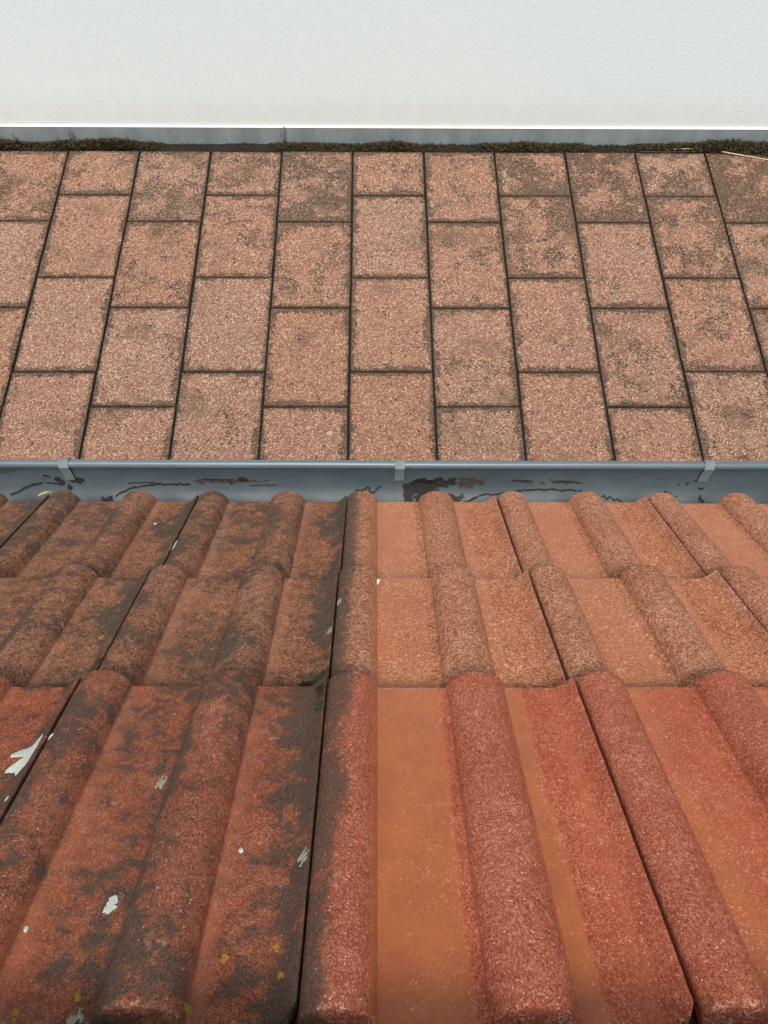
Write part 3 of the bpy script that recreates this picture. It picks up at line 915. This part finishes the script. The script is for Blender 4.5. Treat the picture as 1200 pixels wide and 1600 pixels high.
GL = [(0, 1, .2907, .2726, .0045, .009, 'pale grey lichen beside the long dark joint, low down'), (0, 2, .2925, .1765, .0040, .011, 'pale lichen on the long joint in the second row, lower one'),
      (1, 2, .0040, .1015, .0035, .009, 'pale lichen on the long joint in the second row, upper one'), (0, 1, .135, .165, .0040, .010, 'grey lichen on the left flank of a roll, middle left'),
      (0, 1, .1300, .4130, .0060, .007, 'whitish lichen at the foot of a roll, bottom left')]
for i, (k, row, u, v, ru, rv, lab) in enumerate(GL):
    rosette('lichen', k, row, u, v, ru * 1.1, rv * 1.1, .0007, M_LICHG, lab, 'lichen', 'pale lichen on the old tiles', 70 + i)

def clump(name, k, row, pts, n_, s, mat, label, seed):
    rnd = random.Random(seed)
    org = on_tile(k, row, *pts[0])
    sp = []
    for q in range(n_):
        (u0, v0), (u1, v1) = pts[0], pts[1]
        t = rnd.random()
        P = on_tile(k, row, min(.296, max(0, u0 + (u1 - u0) * t + rnd.gauss(0, .0022))), max(0.0, v0 + (v1 - v0) * t + rnd.gauss(0, .0022)), 0) - org
        sp.append((P.x, P.y, P.z, s * rnd.uniform(.6, 1.2)))
    o = link(name, moss_mesh(name, sp, seed), None, mat)
    o.location = org
    return tag(o, label, 'moss')
clump('moss_tuft', 0, 2, [(.262, .2835), (.292, .272)], 90, .0042, M_MOSS2, 'green moss tuft at the tile edge beside the long joint', 1)
clump('moss_tuft', 0, 1, [(.2885, .014), (.2935, .034)], 60, .0042, M_MOSS, 'dark moss lining the long joint below the tile edge', 2)
clump('moss_tuft', 0, 1, [(.2890, .048), (.2925, .062)], 50, .0040, M_MOSS2, 'yellow green moss cushion in the long joint', 3)
clump('moss_tuft', -1, 2, [(.2900, .262), (.2950, .250)], 40, .0035, M_MOSS2, 'olive moss rim on the joint at the left', 4)

def leaf(name, P, dx, l, wd, mat, label, cat):
    V = []; F = []
    n_ = 7
    d = dx.normalized(); s = d.cross(EZ).normalized()
    for i in range(n_):
        t = i / (n_ - 1)
        ww = wd * math.sin(math.pi * (.06 + .9 * t)) ** .8 * .5
        c = d * (t - .5) * l + EZ * (.0035 * math.sin(math.pi * t))
        for q in (-1, 0, 1):
            V.append(tuple(c + s * ww * q + EZ * (.0015 * abs(q))))
    for i in range(n_ - 1):
        for q in range(2):
            a = i * 3 + q
            F.append((a, a + 1, a + 4, a + 3))
    b = len(V)
    V += [(x, y, z - .0006) for (x, y, z) in V]
    F += [tuple(b + i for i in f[::-1]) for f in F]
    o = link(name, pymesh(name, V, F, True), None, mat)
    o.location = P
    return tag(o, label, cat)
leaf('petal', on_tile(1, 2, .0625, .0233, .004), EY + EX * .25, .016, .0055, M_PETAL, 'small white petal at the foot of the central roll', 'petal')
leaf('fallen_leaf', on_tile(-2, 3, .2935, .010, .004), EX + EY * .9, .030, .010, M_LEAF, 'small yellow leaf stuck beside a roll end at the gutter, left', 'leaf')

# a pale lichen rosette on one slab
P = []
F = []
out = ragged(0, 0, .017, .014, 91, 40, .5)
for q, f in enumerate((1, .8, .5, .2)):
    for (a, b) in out: P.append((a * f, b * f, (0, .0012, .0020, .0016)[q]))
n_ = len(out)
for q in range(3):
    for i in range(n_):
        j = (i + 1) % n_
        F.append((q * n_ + i, q * n_ + j, (q + 1) * n_ + j, (q + 1) * n_ + i))
F.append(tuple(3 * n_ + i for i in range(n_)))
o = link('lichen', pymesh('lichen', P, F, True), None, M_LICHG)
o.location = (-.215, 2.045, .0008)
tag(o, 'round pale lichen on a paving slab just beyond the gutter', 'lichen')
